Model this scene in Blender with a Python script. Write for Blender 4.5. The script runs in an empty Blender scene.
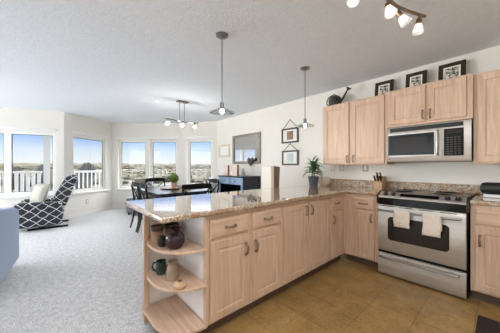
import bpy, bmesh, math, random
from mathutils import Vector, Matrix
random.seed(7)
PI = math.pi
scene = bpy.context.scene
COL = scene.collection

# ------------------------------------------------------------------ camera
cam_d = bpy.data.cameras.new('camera'); cam = bpy.data.objects.new('camera', cam_d); COL.objects.link(cam)
cam_d.sensor_width = 36.0; cam_d.lens = 36.0 * 227.4 / 500.0
cam_d.clip_start = 0.05; cam_d.clip_end = 6000
cam.location = (0, 0, 1.217); cam.rotation_euler = (PI / 2, 0, math.radians(48.37))
scene.camera = cam

# ------------------------------------------------------------------ world: clear sky, bright high haze
world = bpy.data.worlds.new('sky'); scene.world = world; world.use_nodes = True
wn = world.node_tree.nodes; wl = world.node_tree.links; wn.clear()
w_out = wn.new('ShaderNodeOutputWorld'); w_bg = wn.new('ShaderNodeBackground')
w_tc = wn.new('ShaderNodeTexCoord'); w_sep = wn.new('ShaderNodeSeparateXYZ'); w_ramp = wn.new('ShaderNodeValToRGB')
wl.new(w_tc.outputs['Generated'], w_sep.inputs[0]); wl.new(w_sep.outputs['Z'], w_ramp.inputs[0])
wl.new(w_ramp.outputs[0], w_bg.inputs[0]); wl.new(w_bg.outputs[0], w_out.inputs[0])
cr = w_ramp.color_ramp
SKY = [(0.0, (0.86, 0.88, 0.90)), (0.02, (0.90, 0.93, 0.96)), (0.06, (0.72, 0.83, 0.95)), (0.095, (0.41, 0.60, 0.95)), (0.135, (0.30, 0.49, 0.89)),
       (0.185, (1.9, 1.95, 2.0)), (0.40, (10.0, 10.0, 10.0)), (1.0, (10.0, 10.0, 10.0))]
SKY = [(p, tuple(x / 10.0 for x in c)) for p, c in SKY]   # bright high haze above a clear blue band
while len(cr.elements) < len(SKY): cr.elements.new(0.5)
for e, (p, c) in zip(cr.elements, SKY): e.position = p; e.color = (*c, 1)
w_bg.inputs[1].default_value = 10.0

# unseen area lights added to brighten the living room and kitchen
def area(name, loc, rot, sx, sy, power, col=(1, 1, 1)):
    d = bpy.data.lights.new(name, 'AREA'); d.shape = 'RECTANGLE'; d.size = sx; d.size_y = sy
    d.energy = power; d.color = col
    o = bpy.data.objects.new(name, d); COL.objects.link(o); o.location = loc; o.rotation_euler = rot
    return o
area('added_fill_living', (-3.6, -7.25, 1.25), (PI / 2, 0, 0), 3.6, 2.2, 50, (0.90, 0.96, 1.0))  # added lamp outside the unseen front opening, brightens the living side
_wa = math.atan2(4.276, 1.33)
area('added_fill_left', (-8.69, -5.26, 1.2), (PI / 2, 0, _wa + PI), 2.8, 2.0, 680, (0.90, 0.96, 1.0))  # added lamp out of view at the left, main fill for carpet and ceiling
area('added_fill_kitchen', (-.1, .45, 2.45), (0, 0, 0), 1.0, 1.0, 30, (0.93, 0.965, 1.0))  # added overhead fill without a fixture, lifts the tile and cabinet fronts

vs = scene.view_settings
vs.view_transform = 'Standard'; vs.look = 'None'; vs.exposure = 0.1; vs.gamma = 1.0; vs.use_curve_mapping = False
scene.cycles.use_denoising = True
scene.cycles.max_bounces = 10; scene.cycles.diffuse_bounces = 6; scene.cycles.glossy_bounces = 5
scene.cycles.transparent_max_bounces = 12
scene.cycles.sample_clamp_indirect = 8.0

# ------------------------------------------------------------------ materials
def srgb(r, g, b):
    f = lambda c: (c / 255 / 12.92) if c / 255 <= 0.04045 else ((c / 255 + 0.055) / 1.055) ** 2.4
    return (f(r), f(g), f(b), 1)
class NT:
    def __init__(s, name):
        s.m = bpy.data.materials.new(name); s.m.use_nodes = True
        s.n = s.m.node_tree.nodes; s.l = s.m.node_tree.links
        s.b = s.n['Principled BSDF']; s.out = s.n['Material Output']
    def new(s, t, **kw):
        n = s.n.new(t)
        for k, v in kw.items():
            if k in n.inputs: n.inputs[k].default_value = v
            else: setattr(n, k, v)
        return n
    def link(s, a, b): s.l.new(a, b)
    def obj(s, scale=(1, 1, 1), rot=(0, 0, 0)):
        t = s.new('ShaderNodeTexCoord'); m = s.new('ShaderNodeMapping')
        m.inputs['Scale'].default_value = scale; m.inputs['Rotation'].default_value = rot
        s.link(t.outputs['Object'], m.inputs[0]); return m.outputs[0]
    def noise(s, vec, scale, detail=3, rough=0.55, dist=0.0):
        n = s.new('ShaderNodeTexNoise'); n.inputs['Scale'].default_value = scale
        n.inputs['Detail'].default_value = detail; n.inputs['Roughness'].default_value = rough
        n.inputs['Distortion'].default_value = dist
        if vec is not None: s.link(vec, n.inputs['Vector'])
        return n.outputs['Fac']
    def ramp(s, fac, stops, interp='LINEAR'):
        r = s.new('ShaderNodeValToRGB'); e = r.color_ramp.elements; r.color_ramp.interpolation = interp
        while len(e) < len(stops): e.new(0.5)
        for x, (p, c) in zip(e, stops): x.position = p; x.color = c
        s.link(fac, r.inputs[0]); return r.outputs[0]
    def math(s, op, a, b=None, clamp=False):
        n = s.new('ShaderNodeMath', operation=op); n.use_clamp = clamp
        for i, v in enumerate((a, b)):
            if v is None: continue
            if hasattr(v, 'is_linked'): s.link(v, n.inputs[i])
            else: n.inputs[i].default_value = v
        return n.outputs[0]
    def mix(s, fac, a, b, mode='MIX'):
        n = s.new('ShaderNodeMix', data_type='RGBA', blend_type=mode)
        for sock, v in ((n.inputs[0], fac), (n.inputs[6], a), (n.inputs[7], b)):
            if hasattr(v, 'is_linked'): s.link(v, sock)
            else: sock.default_value = v
        return n.outputs[2]
    def bump(s, h, strength=0.2, dist=0.01):
        n = s.new('ShaderNodeBump'); n.inputs['Strength'].default_value = strength; n.inputs['Distance'].default_value = dist
        s.link(h, n.inputs['Height']); s.link(n.outputs[0], s.b.inputs['Normal'])
    def col(s, c):
        if hasattr(c, 'is_linked'): s.link(c, s.b.inputs['Base Color'])
        else: s.b.inputs['Base Color'].default_value = c
    def set(s, rough=0.5, metal=0.0, spec=0.5, **kw):
        s.b.inputs['Roughness'].default_value = rough; s.b.inputs['Metallic'].default_value = metal
        s.b.inputs['Specular IOR Level'].default_value = spec
        for k, v in kw.items(): s.b.inputs[k].default_value = v
M = {}
def plain(name, c, rough=0.5, metal=0.0, spec=0.5, var=0.12, scale=14, bump=0.0, **kw):
    t = NT(name); f = t.noise(t.obj(), scale, 4)
    lo = tuple(x * (1 - var) for x in c[:3]) + (1,); hi = tuple(min(1, x * (1 + var)) for x in c[:3]) + (1,)
    t.col(t.ramp(f, [(0.3, lo), (0.7, hi)])); t.set(rough, metal, spec, **kw)
    if bump: t.bump(t.noise(t.obj(), scale * 6, 2), bump, 0.004)
    M[name] = t.m; return t
def wood(name, dark, light, horiz=False, rough=0.42):
    t = NT(name)
    v = t.obj((3, 3, 40)) if horiz == 'z' else t.obj((42, 42, 2.6)) if not horiz else t.obj((2.6, 42, 42))
    a = t.noise(v, 1.0, 5, 0.6, 0.6); b = t.noise(t.obj((9, 9, 0.9)), 1.0, 2, 0.5, 1.0)
    c1 = t.ramp(a, [(0.28, dark), (0.62, light)])
    c = t.mix(t.math('MULTIPLY', b, 0.45), c1, tuple(x * 0.86 for x in dark[:3]) + (1,))
    t.col(c); t.set(rough, 0, 0.4); t.bump(a, 0.06, 0.002); M[name] = t.m
wood('oak', srgb(196, 160, 133), srgb(224, 197, 173))
wood('oak_cross', srgb(196, 160, 133), srgb(224, 197, 173), True)
wood('tray_wood', srgb(120, 82, 58), srgb(165, 120, 88), True)
wood('block_wood', srgb(176, 140, 100), srgb(205, 172, 132))
wood('frame_dark', srgb(38, 30, 24), srgb(62, 50, 40))
wood('stool_wood', srgb(96, 72, 54), srgb(134, 104, 80))
plain('wall', srgb(235, 231, 223), 0.85, spec=0.2, var=0.015, scale=3, bump=0.04)
t = plain('ceiling', srgb(230, 234, 240), 0.95, spec=0.1, var=0.03, scale=24, bump=0.0)
t.bump(t.noise(t.obj(), 42, 5, 0.7), 0.5, 0.012)
plain('trim', srgb(240, 239, 236), 0.45, var=0.01)
plain('laminate', srgb(236, 233, 233), 0.35, var=0.05, scale=9)
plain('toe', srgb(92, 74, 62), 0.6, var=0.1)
plain('black_paint', srgb(12, 13, 16), 0.4, spec=0.2, var=0.1)
plain('black_wood', srgb(26, 30, 38), 0.22, var=0.15)
plain('slate_paint', srgb(146, 170, 200), 0.35, var=0.08)
plain('pewter', srgb(150, 130, 112), 0.35, 0.6, var=0.1)
plain('bronze', srgb(132, 112, 92), 0.35, 0.9, var=0.1)
plain('nickel', srgb(150, 148, 146), 0.28, 0.95, var=0.05)
plain('iron', srgb(70, 68, 66), 0.55, 0.4, var=0.2)
plain('mirror_frame', srgb(142, 132, 124), 0.5, 0.3, var=0.25, scale=30)
plain('black_glass', srgb(12, 12, 13), 0.1, spec=0.3, var=0.05)
plain('oven_glass', srgb(40, 33, 27), 0.18, spec=0.3, var=0.1)
plain('black_plastic', srgb(26, 26, 28), 0.45, var=0.1)
plain('key', srgb(92, 88, 82), 0.5, var=0.05)
plain('white_plastic', srgb(238, 238, 235), 0.5, var=0.02)
plain('grey_plate', srgb(196, 196, 198), 0.5, var=0.02)
plain('tan_plate', srgb(196, 172, 158), 0.5, var=0.05)
plain('beige_plate', srgb(220, 208, 192), 0.5, var=0.03)
plain('towel', srgb(226, 214, 200), 0.95, var=0.07, scale=30, bump=0.4, **{'Sheen Weight': 0.3})
plain('mat_board', srgb(238, 236, 230), 0.8, var=0.02)
plain('pillow', srgb(190, 186, 175), 0.95, var=0.06, scale=30, bump=0.3)
plain('linen', srgb(232, 222, 210), 0.95, var=0.05, scale=40, bump=0.2)
plain('sofa', srgb(126, 150, 182), 0.95, var=0.07, scale=60, bump=0.25, **{'Sheen Weight': 0.4})
plain('ottoman', srgb(142, 142, 146), 0.95, var=0.08, scale=50, bump=0.25)
plain('plum', srgb(54, 34, 42), 0.12, var=0.35, scale=12)
plain('pot_black', srgb(46, 42, 44), 0.3, var=0.3)
plain('pot_tan', srgb(166, 134, 104), 0.45, var=0.15, scale=20)
plain('pot_grey', srgb(158, 140, 122), 0.45, var=0.2, scale=20)
plain('pot_cream', srgb(206, 172, 138), 0.4, var=0.12, scale=20)
plain('pot_rim', srgb(70, 52, 44), 0.3, var=0.2)
plain('teal', srgb(46, 70, 66), 0.2, var=0.25)
plain('terracotta', srgb(206, 172, 152), 0.7, var=0.08)
plain('slate_pot', srgb(74, 74, 80), 0.5, var=0.12)
plain('ceramic', srgb(206, 190, 172), 0.25, var=0.02)
plain('soil', srgb(60, 46, 34), 0.95, var=0.3)
plain('leaf', srgb(74, 108, 66), 0.4, var=0.35, scale=8)
plain('boxwood', srgb(88, 116, 40), 0.6, var=0.45, scale=30)
plain('rug', srgb(48, 36, 32), 0.95, var=0.3, scale=60, bump=0.3)
plain('heart', srgb(78, 70, 68), 0.8, var=0.35, scale=60, bump=0.3)
plain('canvas', srgb(224, 202, 192), 0.7, var=0.03)
plain('vase_grey', srgb(176, 172, 168), 0.4, var=0.1)
plain('sepia', srgb(150, 120, 100), 0.8, var=0.4, scale=40)
plain('pale_print', srgb(196, 206, 206), 0.8, var=0.15, scale=40)
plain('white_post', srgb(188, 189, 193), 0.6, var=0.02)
plain('deck', srgb(150, 146, 142), 0.8, var=0.1)
plain('brush', srgb(54, 50, 38), 0.95, var=0.45, scale=0.25)
plain('evergreen', srgb(22, 25, 25), 0.95, var=0.4, scale=0.6)
plain('roof', srgb(100, 88, 86), 0.9, var=0.06, scale=0.4)
plain('house_wall', srgb(140, 136, 130), 0.9, var=0.05, scale=0.4)
plain('grass', srgb(58, 55, 48), 0.95, var=0.25, scale=0.03)
# ink sketch print
t = NT('sketch'); f = t.noise(t.obj((1, 1, 1)), 38, 4, 0.7, 0.8)
t.col(t.ramp(f, [(0.44, srgb(50, 46, 42)), (0.56, srgb(226, 218, 204))])); t.set(0.8); M['sketch'] = t.m
# carpet
t = NT('carpet'); v = t.obj(); a = t.noise(v, 95, 2, 0.7); b = t.noise(v, 22, 3, 0.6)
c = t.ramp(t.math('ADD', t.math('MULTIPLY', a, 0.65), t.math('MULTIPLY', b, 0.35)), [(0.36, srgb(164, 164, 168)), (0.52, srgb(216, 215, 215)), (0.66, srgb(240, 239, 238))])
t.col(c); t.set(0.95, 0, 0.1, **{'Sheen Weight': 0.2}); t.bump(a, 0.6, 0.01); M['carpet'] = t.m
# tile floor
t = NT('tile'); v = t.obj()
mp = t.new('ShaderNodeMapping'); mp.inputs['Location'].default_value = (0.16, 0.05, 0); t.link(v, mp.inputs[0])
br = t.new('ShaderNodeTexBrick'); br.offset = 0.0; br.squash = 1.0
for k, x in (('Scale', 1.0), ('Mortar Size', 0.0035), ('Mortar Smooth', 0.2), ('Brick Width', 0.32), ('Row Height', 0.32), ('Bias', 0.0)): br.inputs[k].default_value = x
br.inputs['Color1'].default_value = (1, 1, 1, 1); br.inputs['Color2'].default_value = (0.84, 0.84, 0.84, 1); br.inputs['Mortar'].default_value = (0.62, 0.62, 0.6, 1)
t.link(mp.outputs[0], br.inputs[0])
m1 = t.ramp(t.noise(v, 5.5, 5, 0.65, 0.4), [(0.3, srgb(136, 106, 62)), (0.5, srgb(166, 132, 80)), (0.72, srgb(190, 157, 104))])
m2 = t.mix(0.35, m1, t.ramp(t.noise(v, 40, 3, 0.6), [(0.35, srgb(118, 88, 50)), (0.65, srgb(190, 154, 100))]))
t.col(t.mix(1.0, m2, br.outputs['Color'], 'MULTIPLY')); t.set(0.34, 0, 0.4); t.bump(br.outputs['Fac'], -0.25, 0.003); M['tile'] = t.m
# granite
t = NT('granite'); v = t.obj()
a = t.noise(v, 62, 5, 0.72, 0.3); b = t.noise(v, 12, 3, 0.6, 0.8); d = t.noise(v, 150, 2, 0.6)
base = t.ramp(a, [(0.34, srgb(70, 54, 44)), (0.43, srgb(150, 122, 96)), (0.50, srgb(192, 174, 152)), (0.62, srgb(212, 202, 188)), (0.72, srgb(168, 160, 154))])
c = t.mix(t.math('MULTIPLY', t.math('GREATER_THAN', d, 0.61), 0.7), base, srgb(52, 44, 40))
c = t.mix(t.math('MULTIPLY', t.ramp(b, [(0.46, (0, 0, 0, 1)), (0.62, (1, 1, 1, 1))]), 0.72), c, srgb(158, 114, 70))
t.col(c); t.set(0.05, 0, 0.9, **{'Coat Weight': 0.7, 'Coat Roughness': 0.03}); M['granite'] = t.m
g2 = M['granite'].copy(); g2.name = 'granite_honed'; p2 = g2.node_tree.nodes['Principled BSDF']
p2.inputs['Roughness'].default_value = .4; p2.inputs['Coat Weight'].default_value = 0; p2.inputs['Specular IOR Level'].default_value = .3; M['granite_honed'] = g2
# stainless
t = NT('stainless'); a = t.noise(t.obj((2, 2, 160)), 1.0, 2)
t.col(t.ramp(a, [(0.3, srgb(186, 179, 172)), (0.7, srgb(206, 200, 193))])); t.set(0.34, 0.6); M['stainless'] = t.m
# mirror
t = NT('mirror'); t.col(srgb(232, 234, 236)); t.set(0.01, 1.0); M['mirror'] = t.m
# window glass
def glass(name, tint=(0.97, 0.985, 0.99, 1), k=0.08):
    t = NT(name); t.n.remove(t.b)
    tr = t.new('ShaderNodeBsdfTransparent'); tr.inputs[0].default_value = tint
    gl = t.new('ShaderNodeBsdfGlossy'); gl.inputs['Roughness'].default_value = 0.02
    lw = t.new('ShaderNodeLayerWeight'); lw.inputs[0].default_value = 0.25
    mx = t.new('ShaderNodeMixShader')
    t.link(t.math('ADD', t.math('MULTIPLY', lw.outputs['Facing'], 0.35), k, True), mx.inputs[0])
    t.link(tr.outputs[0], mx.inputs[1]); t.link(gl.outputs[0], mx.inputs[2]); t.link(mx.outputs[0], t.out.inputs[0]); M[name] = t.m
glass('window_glass', k=0.02); glass('shade_glass', (0.9, 0.92, 0.92, 1), 0.32)
def emit(name, c, s):
    t = NT(name); t.col(c); t.set(0.4); t.b.inputs['Emission Color'].default_value = c; t.b.inputs['Emission Strength'].default_value = s; M[name] = t.m
emit('bulb', (1, 0.95, 0.88, 1), 12.0); emit('bulb_soft', (1, 0.97, 0.93, 1), 40.0); emit('bulb_dining', (1, 0.97, 0.92, 1), 120.0)
t = NT('frosted'); t.n.remove(t.b)
tr = t.new('ShaderNodeBsdfTransparent'); tl = t.new('ShaderNodeBsdfTranslucent'); gl = t.new('ShaderNodeBsdfDiffuse')
tl.inputs[0].default_value = (.95, .9, .84, 1); gl.inputs[0].default_value = (.9, .88, .85, 1)
m1 = t.new('ShaderNodeMixShader'); m1.inputs[0].default_value = .5; t.link(tl.outputs[0], m1.inputs[1]); t.link(gl.outputs[0], m1.inputs[2])
m2 = t.new('ShaderNodeMixShader'); m2.inputs[0].default_value = .4; t.link(tr.outputs[0], m2.inputs[1]); t.link(m1.outputs[0], m2.inputs[2])
t.link(m2.outputs[0], t.out.inputs[0]); M['frosted'] = t.m
# trellis fabric
def trellis(name, dark, light, per, w):
    t = NT(name); tc = t.new('ShaderNodeTexCoord'); sp = t.new('ShaderNodeSeparateXYZ'); t.link(tc.outputs['Object'], sp.inputs[0])
    wob = t.math('MULTIPLY', t.math('SUBTRACT', t.noise(tc.outputs['Object'], 7, 2), 0.5), 0.10)
    h = t.math('ADD', t.math('ADD', sp.outputs[1], t.math('MULTIPLY', sp.outputs[0], 0.9)), wob)
    z = t.math('MULTIPLY', sp.outputs[2], 1.25)
    def line(x):
        fr = t.math('FRACT', t.math('DIVIDE', x, per)); d = t.math('ABSOLUTE', t.math('SUBTRACT', fr, 0.5))
        return t.math('LESS_THAN', d, w)
    ln = t.math('MAXIMUM', line(t.math('ADD', h, z)), line(t.math('SUBTRACT', h, z)))
    t.col(t.mix(ln, dark, light)); t.set(0.9, 0, 0.2, **{'Sheen Weight': 0.5}); t.bump(t.noise(tc.outputs['Object'], 120, 2), 0.2, 0.003); M[name] = t.m
trellis('trellis', srgb(52, 54, 60), srgb(228, 228, 228), 0.19, 0.045)
trellis('pale_trellis', srgb(150, 158, 172), srgb(226, 228, 232), 0.07, 0.12)

# ------------------------------------------------------------------ mesh helpers
def box(bm, x0, x1, y0, y1, z0, z1, mat=None):
    v = [bm.verts.new(p) for p in ((x0, y0, z0), (x1, y0, z0), (x1, y1, z0), (x0, y1, z0), (x0, y0, z1), (x1, y0, z1), (x1, y1, z1), (x0, y1, z1))]
    for f in ((3, 2, 1, 0), (4, 5, 6, 7), (0, 1, 5, 4), (1, 2, 6, 5), (2, 3, 7, 6), (3, 0, 4, 7)): bm.faces.new([v[i] for i in f])
    if mat is not None:
        for q in v: q.co = mat @ q.co
    return v
def tube(bm, pts, r, n=10, flat=1.0):
    pts = [Vector(p) for p in pts]; R = r if isinstance(r, (list, tuple)) else [r] * len(pts); rings = []
    up = None
    for i, p in enumerate(pts):
        d = (pts[min(i + 1, len(pts) - 1)] - pts[max(i - 1, 0)]).normalized()
        if up is None: up = d.orthogonal().normalized() if abs(d.z) < 0.9 else Vector((1, 0, 0))
        a = (up - d * up.dot(d)).normalized(); b = d.cross(a); up = a
        rings.append([bm.verts.new(p + (a * math.cos(2 * PI * k / n) + b * math.sin(2 * PI * k / n) * flat) * R[i]) for k in range(n)])
    for i in range(len(rings) - 1):
        for k in range(n): bm.faces.new((rings[i][k], rings[i][(k + 1) % n], rings[i + 1][(k + 1) % n], rings[i + 1][k]))
    bm.faces.new(rings[0][::-1]); bm.faces.new(rings[-1])
def lathe(bm, prof, c=(0, 0, 0), n=28, mat=None, sx=1, sy=1):
    rings = []
    for r, z in prof:
        if r < 1e-6: rings.append([bm.verts.new((c[0], c[1], c[2] + z))])
        else: rings.append([bm.verts.new((c[0] + r * sx * math.cos(2 * PI * k / n), c[1] + r * sy * math.sin(2 * PI * k / n), c[2] + z)) for k in range(n)])
    for A, B in zip(rings, rings[1:]):
        for k in range(n):
            q = [A[k % len(A)], A[(k + 1) % n % len(A)], B[(k + 1) % n % len(B)], B[k % len(B)]]
            u = list(dict.fromkeys(q))
            if len(u) >= 3: bm.faces.new(u)
    for e, rev in ((rings[0], True), (rings[-1], False)):
        if len(e) > 2: bm.faces.new(e[::-1] if rev else e)
    if mat is not None:
        for rr in rings:
            for q in rr: q.co = mat @ q.co
def prism(bm, poly, z0, z1):
    a = [bm.verts.new((x, y, z0)) for x, y in poly]; b = [bm.verts.new((x, y, z1)) for x, y in poly]; n = len(poly)
    bm.faces.new(a[::-1]); bm.faces.new(b)
    for i in range(n): bm.faces.new((a[i], a[(i + 1) % n], b[(i + 1) % n], b[i]))
def prism_y(bm, poly, y0, y1):   # polygon in x,z extruded along y
    a = [bm.verts.new((x, y0, z)) for x, z in poly]; b = [bm.verts.new((x, y1, z)) for x, z in poly]; n = len(poly)
    bm.faces.new(a); bm.faces.new(b[::-1])
    for i in range(n): bm.faces.new((a[i], b[i], b[(i + 1) % n], a[(i + 1) % n]))
def prism_x(bm, poly, x0, x1):   # polygon in y,z extruded along x
    a = [bm.verts.new((x0, y, z)) for y, z in poly]; b = [bm.verts.new((x1, y, z)) for y, z in poly]; n = len(poly)
    bm.faces.new(a[::-1]); bm.faces.new(b)
    for i in range(n): bm.faces.new((a[i], a[(i + 1) % n], b[(i + 1) % n], b[i]))
def obj(name, bm, mat, parent=None, bevel=0, smooth=False, subsurf=0, seg=2):
    bmesh.ops.recalc_face_normals(bm, faces=bm.faces)
    me = bpy.data.meshes.new(name); bm.to_mesh(me); bm.free()
    me.materials.append(M[mat] if isinstance(mat, str) else mat)
    o = bpy.data.objects.new(name, me); COL.objects.link(o); o.parent = parent
    if bevel:
        b = o.modifiers.new('edge', 'BEVEL'); b.width = bevel; b.segments = seg; b.limit_method = 'ANGLE'; b.angle_limit = math.radians(40)
    if subsurf:
        s = o.modifiers.new('soft', 'SUBSURF'); s.levels = s.render_levels = subsurf
    if smooth or bevel or subsurf:
        for p in me.polygons: p.use_smooth = True
        if not subsurf:
            try:
                me.set_sharp_from_angle(angle=math.radians(38))
            except Exception: pass
    return o
def BM(): return bmesh.new()
def mk(name, mat, fn, parent=None, **kw):
    bm = BM(); fn(bm); return obj(name, bm, mat, parent, **kw)
def tag(o, label, cat, group=None):
    o['label'] = label; o['category'] = cat
    if group: o['group'] = group
    return o
def thing(name, label, cat, loc=(0, 0, 0), rz=0.0, group=None):
    o = bpy.data.objects.new(name, None); COL.objects.link(o); o.empty_display_size = 0.1
    o.location = loc; o.rotation_euler = (0, 0, rz); return tag(o, label, cat, group)
def struct(name, mat, fn, parent=None, **kw):
    o = mk(name, mat, fn, parent, **kw)
    if parent is None: o['kind'] = 'structure'
    return o
def copy_tree(o, parent=None):
    c = o.copy(); COL.objects.link(c); c.parent = parent
    for ch in [x for x in bpy.data.objects if x.parent == o]: copy_tree(ch, c)
    return c

# ------------------------------------------------------------------ the room shell
ZC = 2.473
YB = 3.5
PA, PB, PC, PD, PL = (-6.74, .276), (-7.54, 1.38), (-6.2, 2.889), (-5.31, 3.5), (-9.0, -7.0)
XR = 1.7
def floor_fn(bm): prism(bm, [(-1.6, -7.0), (XR, -7.0), (XR, YB), (-1.6, YB)], -0.12, 0.0)
struct('floor', 'tile', floor_fn)
struct('floor_carpet', 'carpet', lambda bm: prism(bm, [(-1.6, -7.0), (-1.6, YB), PD, PC, PB, PA, PL], -0.12, 0.0))
struct('ceiling', 'ceiling', lambda bm: prism(bm, [(XR + .15, -7.15), (XR + .15, YB + .15), (-5.35, YB + .15), (-6.3, 3.03), (-7.7, 1.42), (-6.9, .32), (-9.2, -7.15)], ZC, ZC + 0.12))
WT = 0.15
def wall_with_holes(P, Q, holes, T=WT):
    """wall from P to Q (inner face), outside on the left of P->Q; holes (s0,s1,z0,z1)"""
    P = Vector((*P, 0)); Q = Vector((*Q, 0)); e = (Q - P); L = e.length; e.normalize(); n = Vector((-e.y, e.x, 0))
    mat = Matrix(((e.x, n.x, 0, P.x), (e.y, n.y, 0, P.y), (0, 0, 1, 0), (0, 0, 0, 1)))
    def fn(bm):
        ss = sorted({0.0, L, *[h[0] for h in holes], *[h[1] for h in holes]})
        zs = sorted({0.0, ZC, *[h[2] for h in holes], *[h[3] for h in holes]})
        inh = lambda s, z: any(h[0] < s < h[1] and h[2] < z < h[3] for h in holes)
        cell = lambda i, j: 0 <= i < len(ss) - 1 and 0 <= j < len(zs) - 1 and not inh((ss[i] + ss[i + 1]) / 2, (zs[j] + zs[j + 1]) / 2)
        V = {}
        def v(s, z, t):
            k = (round(s, 4), round(z, 4), t)
            if k not in V: V[k] = bm.verts.new(mat @ Vector((s, t, z)))
            return V[k]
        for i in range(len(ss) - 1):
            for j in range(len(zs) - 1):
                if not cell(i, j): continue
                a, b, c, d = ss[i], ss[i + 1], zs[j], zs[j + 1]
                bm.faces.new((v(a, c, 0), v(b, c, 0), v(b, d, 0), v(a, d, 0)))
                bm.faces.new((v(a, c, T), v(a, d, T), v(b, d, T), v(b, c, T)))
                if not cell(i - 1, j): bm.faces.new((v(a, c, 0), v(a, d, 0), v(a, d, T), v(a, c, T)))
                if not cell(i + 1, j): bm.faces.new((v(b, c, 0), v(b, c, T), v(b, d, T), v(b, d, 0)))
                if not cell(i, j - 1): bm.faces.new((v(a, c, 0), v(a, c, T), v(b, c, T), v(b, c, 0)))
                if not cell(i, j + 1): bm.faces.new((v(a, d, 0), v(b, d, 0), v(b, d, T), v(a, d, T)))
    return fn, mat, L
Z0, Z1 = 0.585, 2.0
def window(idx, mat, s0, s1, mullions=()):
    """white vinyl window sitting in a deep plaster reveal"""
    def frame(bm):
        y0, y1, w = 0.085, 0.135, 0.058
        box(bm, s0, s0 + w, y0, y1, Z0, Z1, mat); box(bm, s1 - w, s1, y0, y1, Z0, Z1, mat)
        box(bm, s0 + w, s1 - w, y0, y1, Z0, Z0 + .07, mat); box(bm, s0 + w, s1 - w, y0, y1, Z1 - .075, Z1, mat)
        for m in mullions: box(bm, m - .06, m + .06, y0, y1, Z0 + .07, Z1 - .075, mat)
    w = struct('window_%d' % idx, 'trim', frame, bevel=0.004)
    edges = [s0 + .058] + [x for m in mullions for x in (m - .06, m + .06)] + [s1 - .058]
    def gasket(bm):
        g = .009
        for a, b in zip(edges[::2], edges[1::2]):
            for q in ((a, a + g, Z0 + .07, Z1 - .075), (b - g, b, Z0 + .07, Z1 - .075), (a + g, b - g, Z0 + .07, Z0 + .07 + g), (a + g, b - g, Z1 - .075 - g, Z1 - .075)):
                box(bm, q[0], q[1], 0.098, 0.112, q[2], q[3], mat)
    mk('gasket', 'black_plastic', gasket, w)
    for a, b in zip(edges[::2], edges[1::2]):
        mk('glass_pane', 'window_glass', lambda bm: box(bm, a + .009, b - .009, 0.102, 0.108, Z0 + .079, Z1 - .084, mat), w)
    mk('sill', 'trim', lambda bm: box(bm, s0 - .05, s1 + .05, -0.045, 0.085, Z0 - .045, Z0 - .001, mat), w, bevel=0.008)
    mk('head_trim', 'trim', lambda bm: (box(bm, s0 - .03, s1 + .03, -0.022, -0.001, Z1 + .005, Z1 + .05, mat), box(bm, s0 - .045, s1 + .045, -0.04, -0.001, Z1 + .05, Z1 + .068, mat)), w, bevel=0.004)
    return w
def baseboard(name, mat, L):
    struct(name, 'trim', lambda bm: box(bm, 0.01, L - 0.01, -0.014, -0.001, 0.0, 0.085, mat), bevel=0.004)
for nm, P, Q, hs, mul in (('left', PL, PA, [(5.391, 7.451)], (6.626,)), ('bay_left', PA, PB, [(.22, 1.2)], ()), ('bay_center', PB, PC, [(.17, .98), (1.08, 1.87)], ()), ('bay_right', PC, PD, [(.15, .92)], ())):
    # outside lies on the left of Q->P order here, so run the wall the other way round
    e = Vector((Q[0] - P[0], Q[1] - P[1])); n_left = Vector((-e.y, e.x))
    fn, mt, L = wall_with_holes(P, Q, [(a, b, Z0, Z1) for a, b in hs] + ([(.3, 3.2, .1, 2.2)] if nm == 'left' else []))  # extra unseen opening in the left wall lets the added fill in
    struct('wall_' + nm, 'wall', fn)
    baseboard('baseboard_' + nm, mt, L)
    for a, b in hs:
        wi = {'left': 1, 'bay_left': 2, 'bay_right': 5}.get(nm, 3 if a < 1 else 4)
        window(wi, mt, a, b, mul)
struct('wall_back', 'wall', lambda bm: box(bm, PD[0] - .02, XR + .15, YB, YB + WT, 0, ZC))
struct('baseboard_back', 'trim', lambda bm: box(bm, PD[0] + .02, -2.0, YB - .014, YB - .001, 0, .085), bevel=0.004)
# the sides of the flat behind the photographer, with an added opening for fill light
struct('wall_right', 'wall', lambda bm: box(bm, XR, XR + WT, -7.15, YB, 0, ZC))
struct('wall_front', 'wall', lambda bm: (box(bm, -9.1, XR, -7.15, -7.0, 2.4, ZC), box(bm, -1.7, XR, -7.15, -7.0, 0, 2.4), box(bm, -9.1, -5.5, -7.15, -7.0, 0, 2.4)))

# ------------------------------------------------------------------ cabinets
def panel_door(bm, x0, x1, z0, z1, yb=0.0, yf=-0.019, fr=0.055, rec=0.008):
    rings = []
    for ins, y in ((0, yb), (0, yf + .004), (.004, yf), (fr, yf), (fr + .005, yf + rec), (fr + .012, yf + rec), (fr + .03, yf + rec * .45)):
        rings.append([bm.verts.new((x, y, z)) for x, z in ((x0 + ins, z0 + ins), (x1 - ins, z0 + ins), (x1 - ins, z1 - ins), (x0 + ins, z1 - ins))])
    for A, B in zip(rings, rings[1:]):
        for k in range(4): bm.faces.new((A[k], A[(k + 1) % 4], B[(k + 1) % 4], B[k]))
    bm.faces.new(rings[0][::-1]); bm.faces.new(rings[-1])
def slab(bm, x0, x1, z0, z1, yb=0.0, yf=-0.019):
    rings = []
    for ins, y in ((0, yb), (0, yf + .008), (.007, yf + .003), (.012, yf)):
        rings.append([bm.verts.new((x, y, z)) for x, z in ((x0 + ins, z0 + ins), (x1 - ins, z0 + ins), (x1 - ins, z1 - ins), (x0 + ins, z1 - ins))])
    for A, B in zip(rings, rings[1:]):
        for k in range(4): bm.faces.new((A[k], A[(k + 1) % 4], B[(k + 1) % 4], B[k]))
    bm.faces.new(rings[0][::-1]); bm.faces.new(rings[-1])
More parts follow.
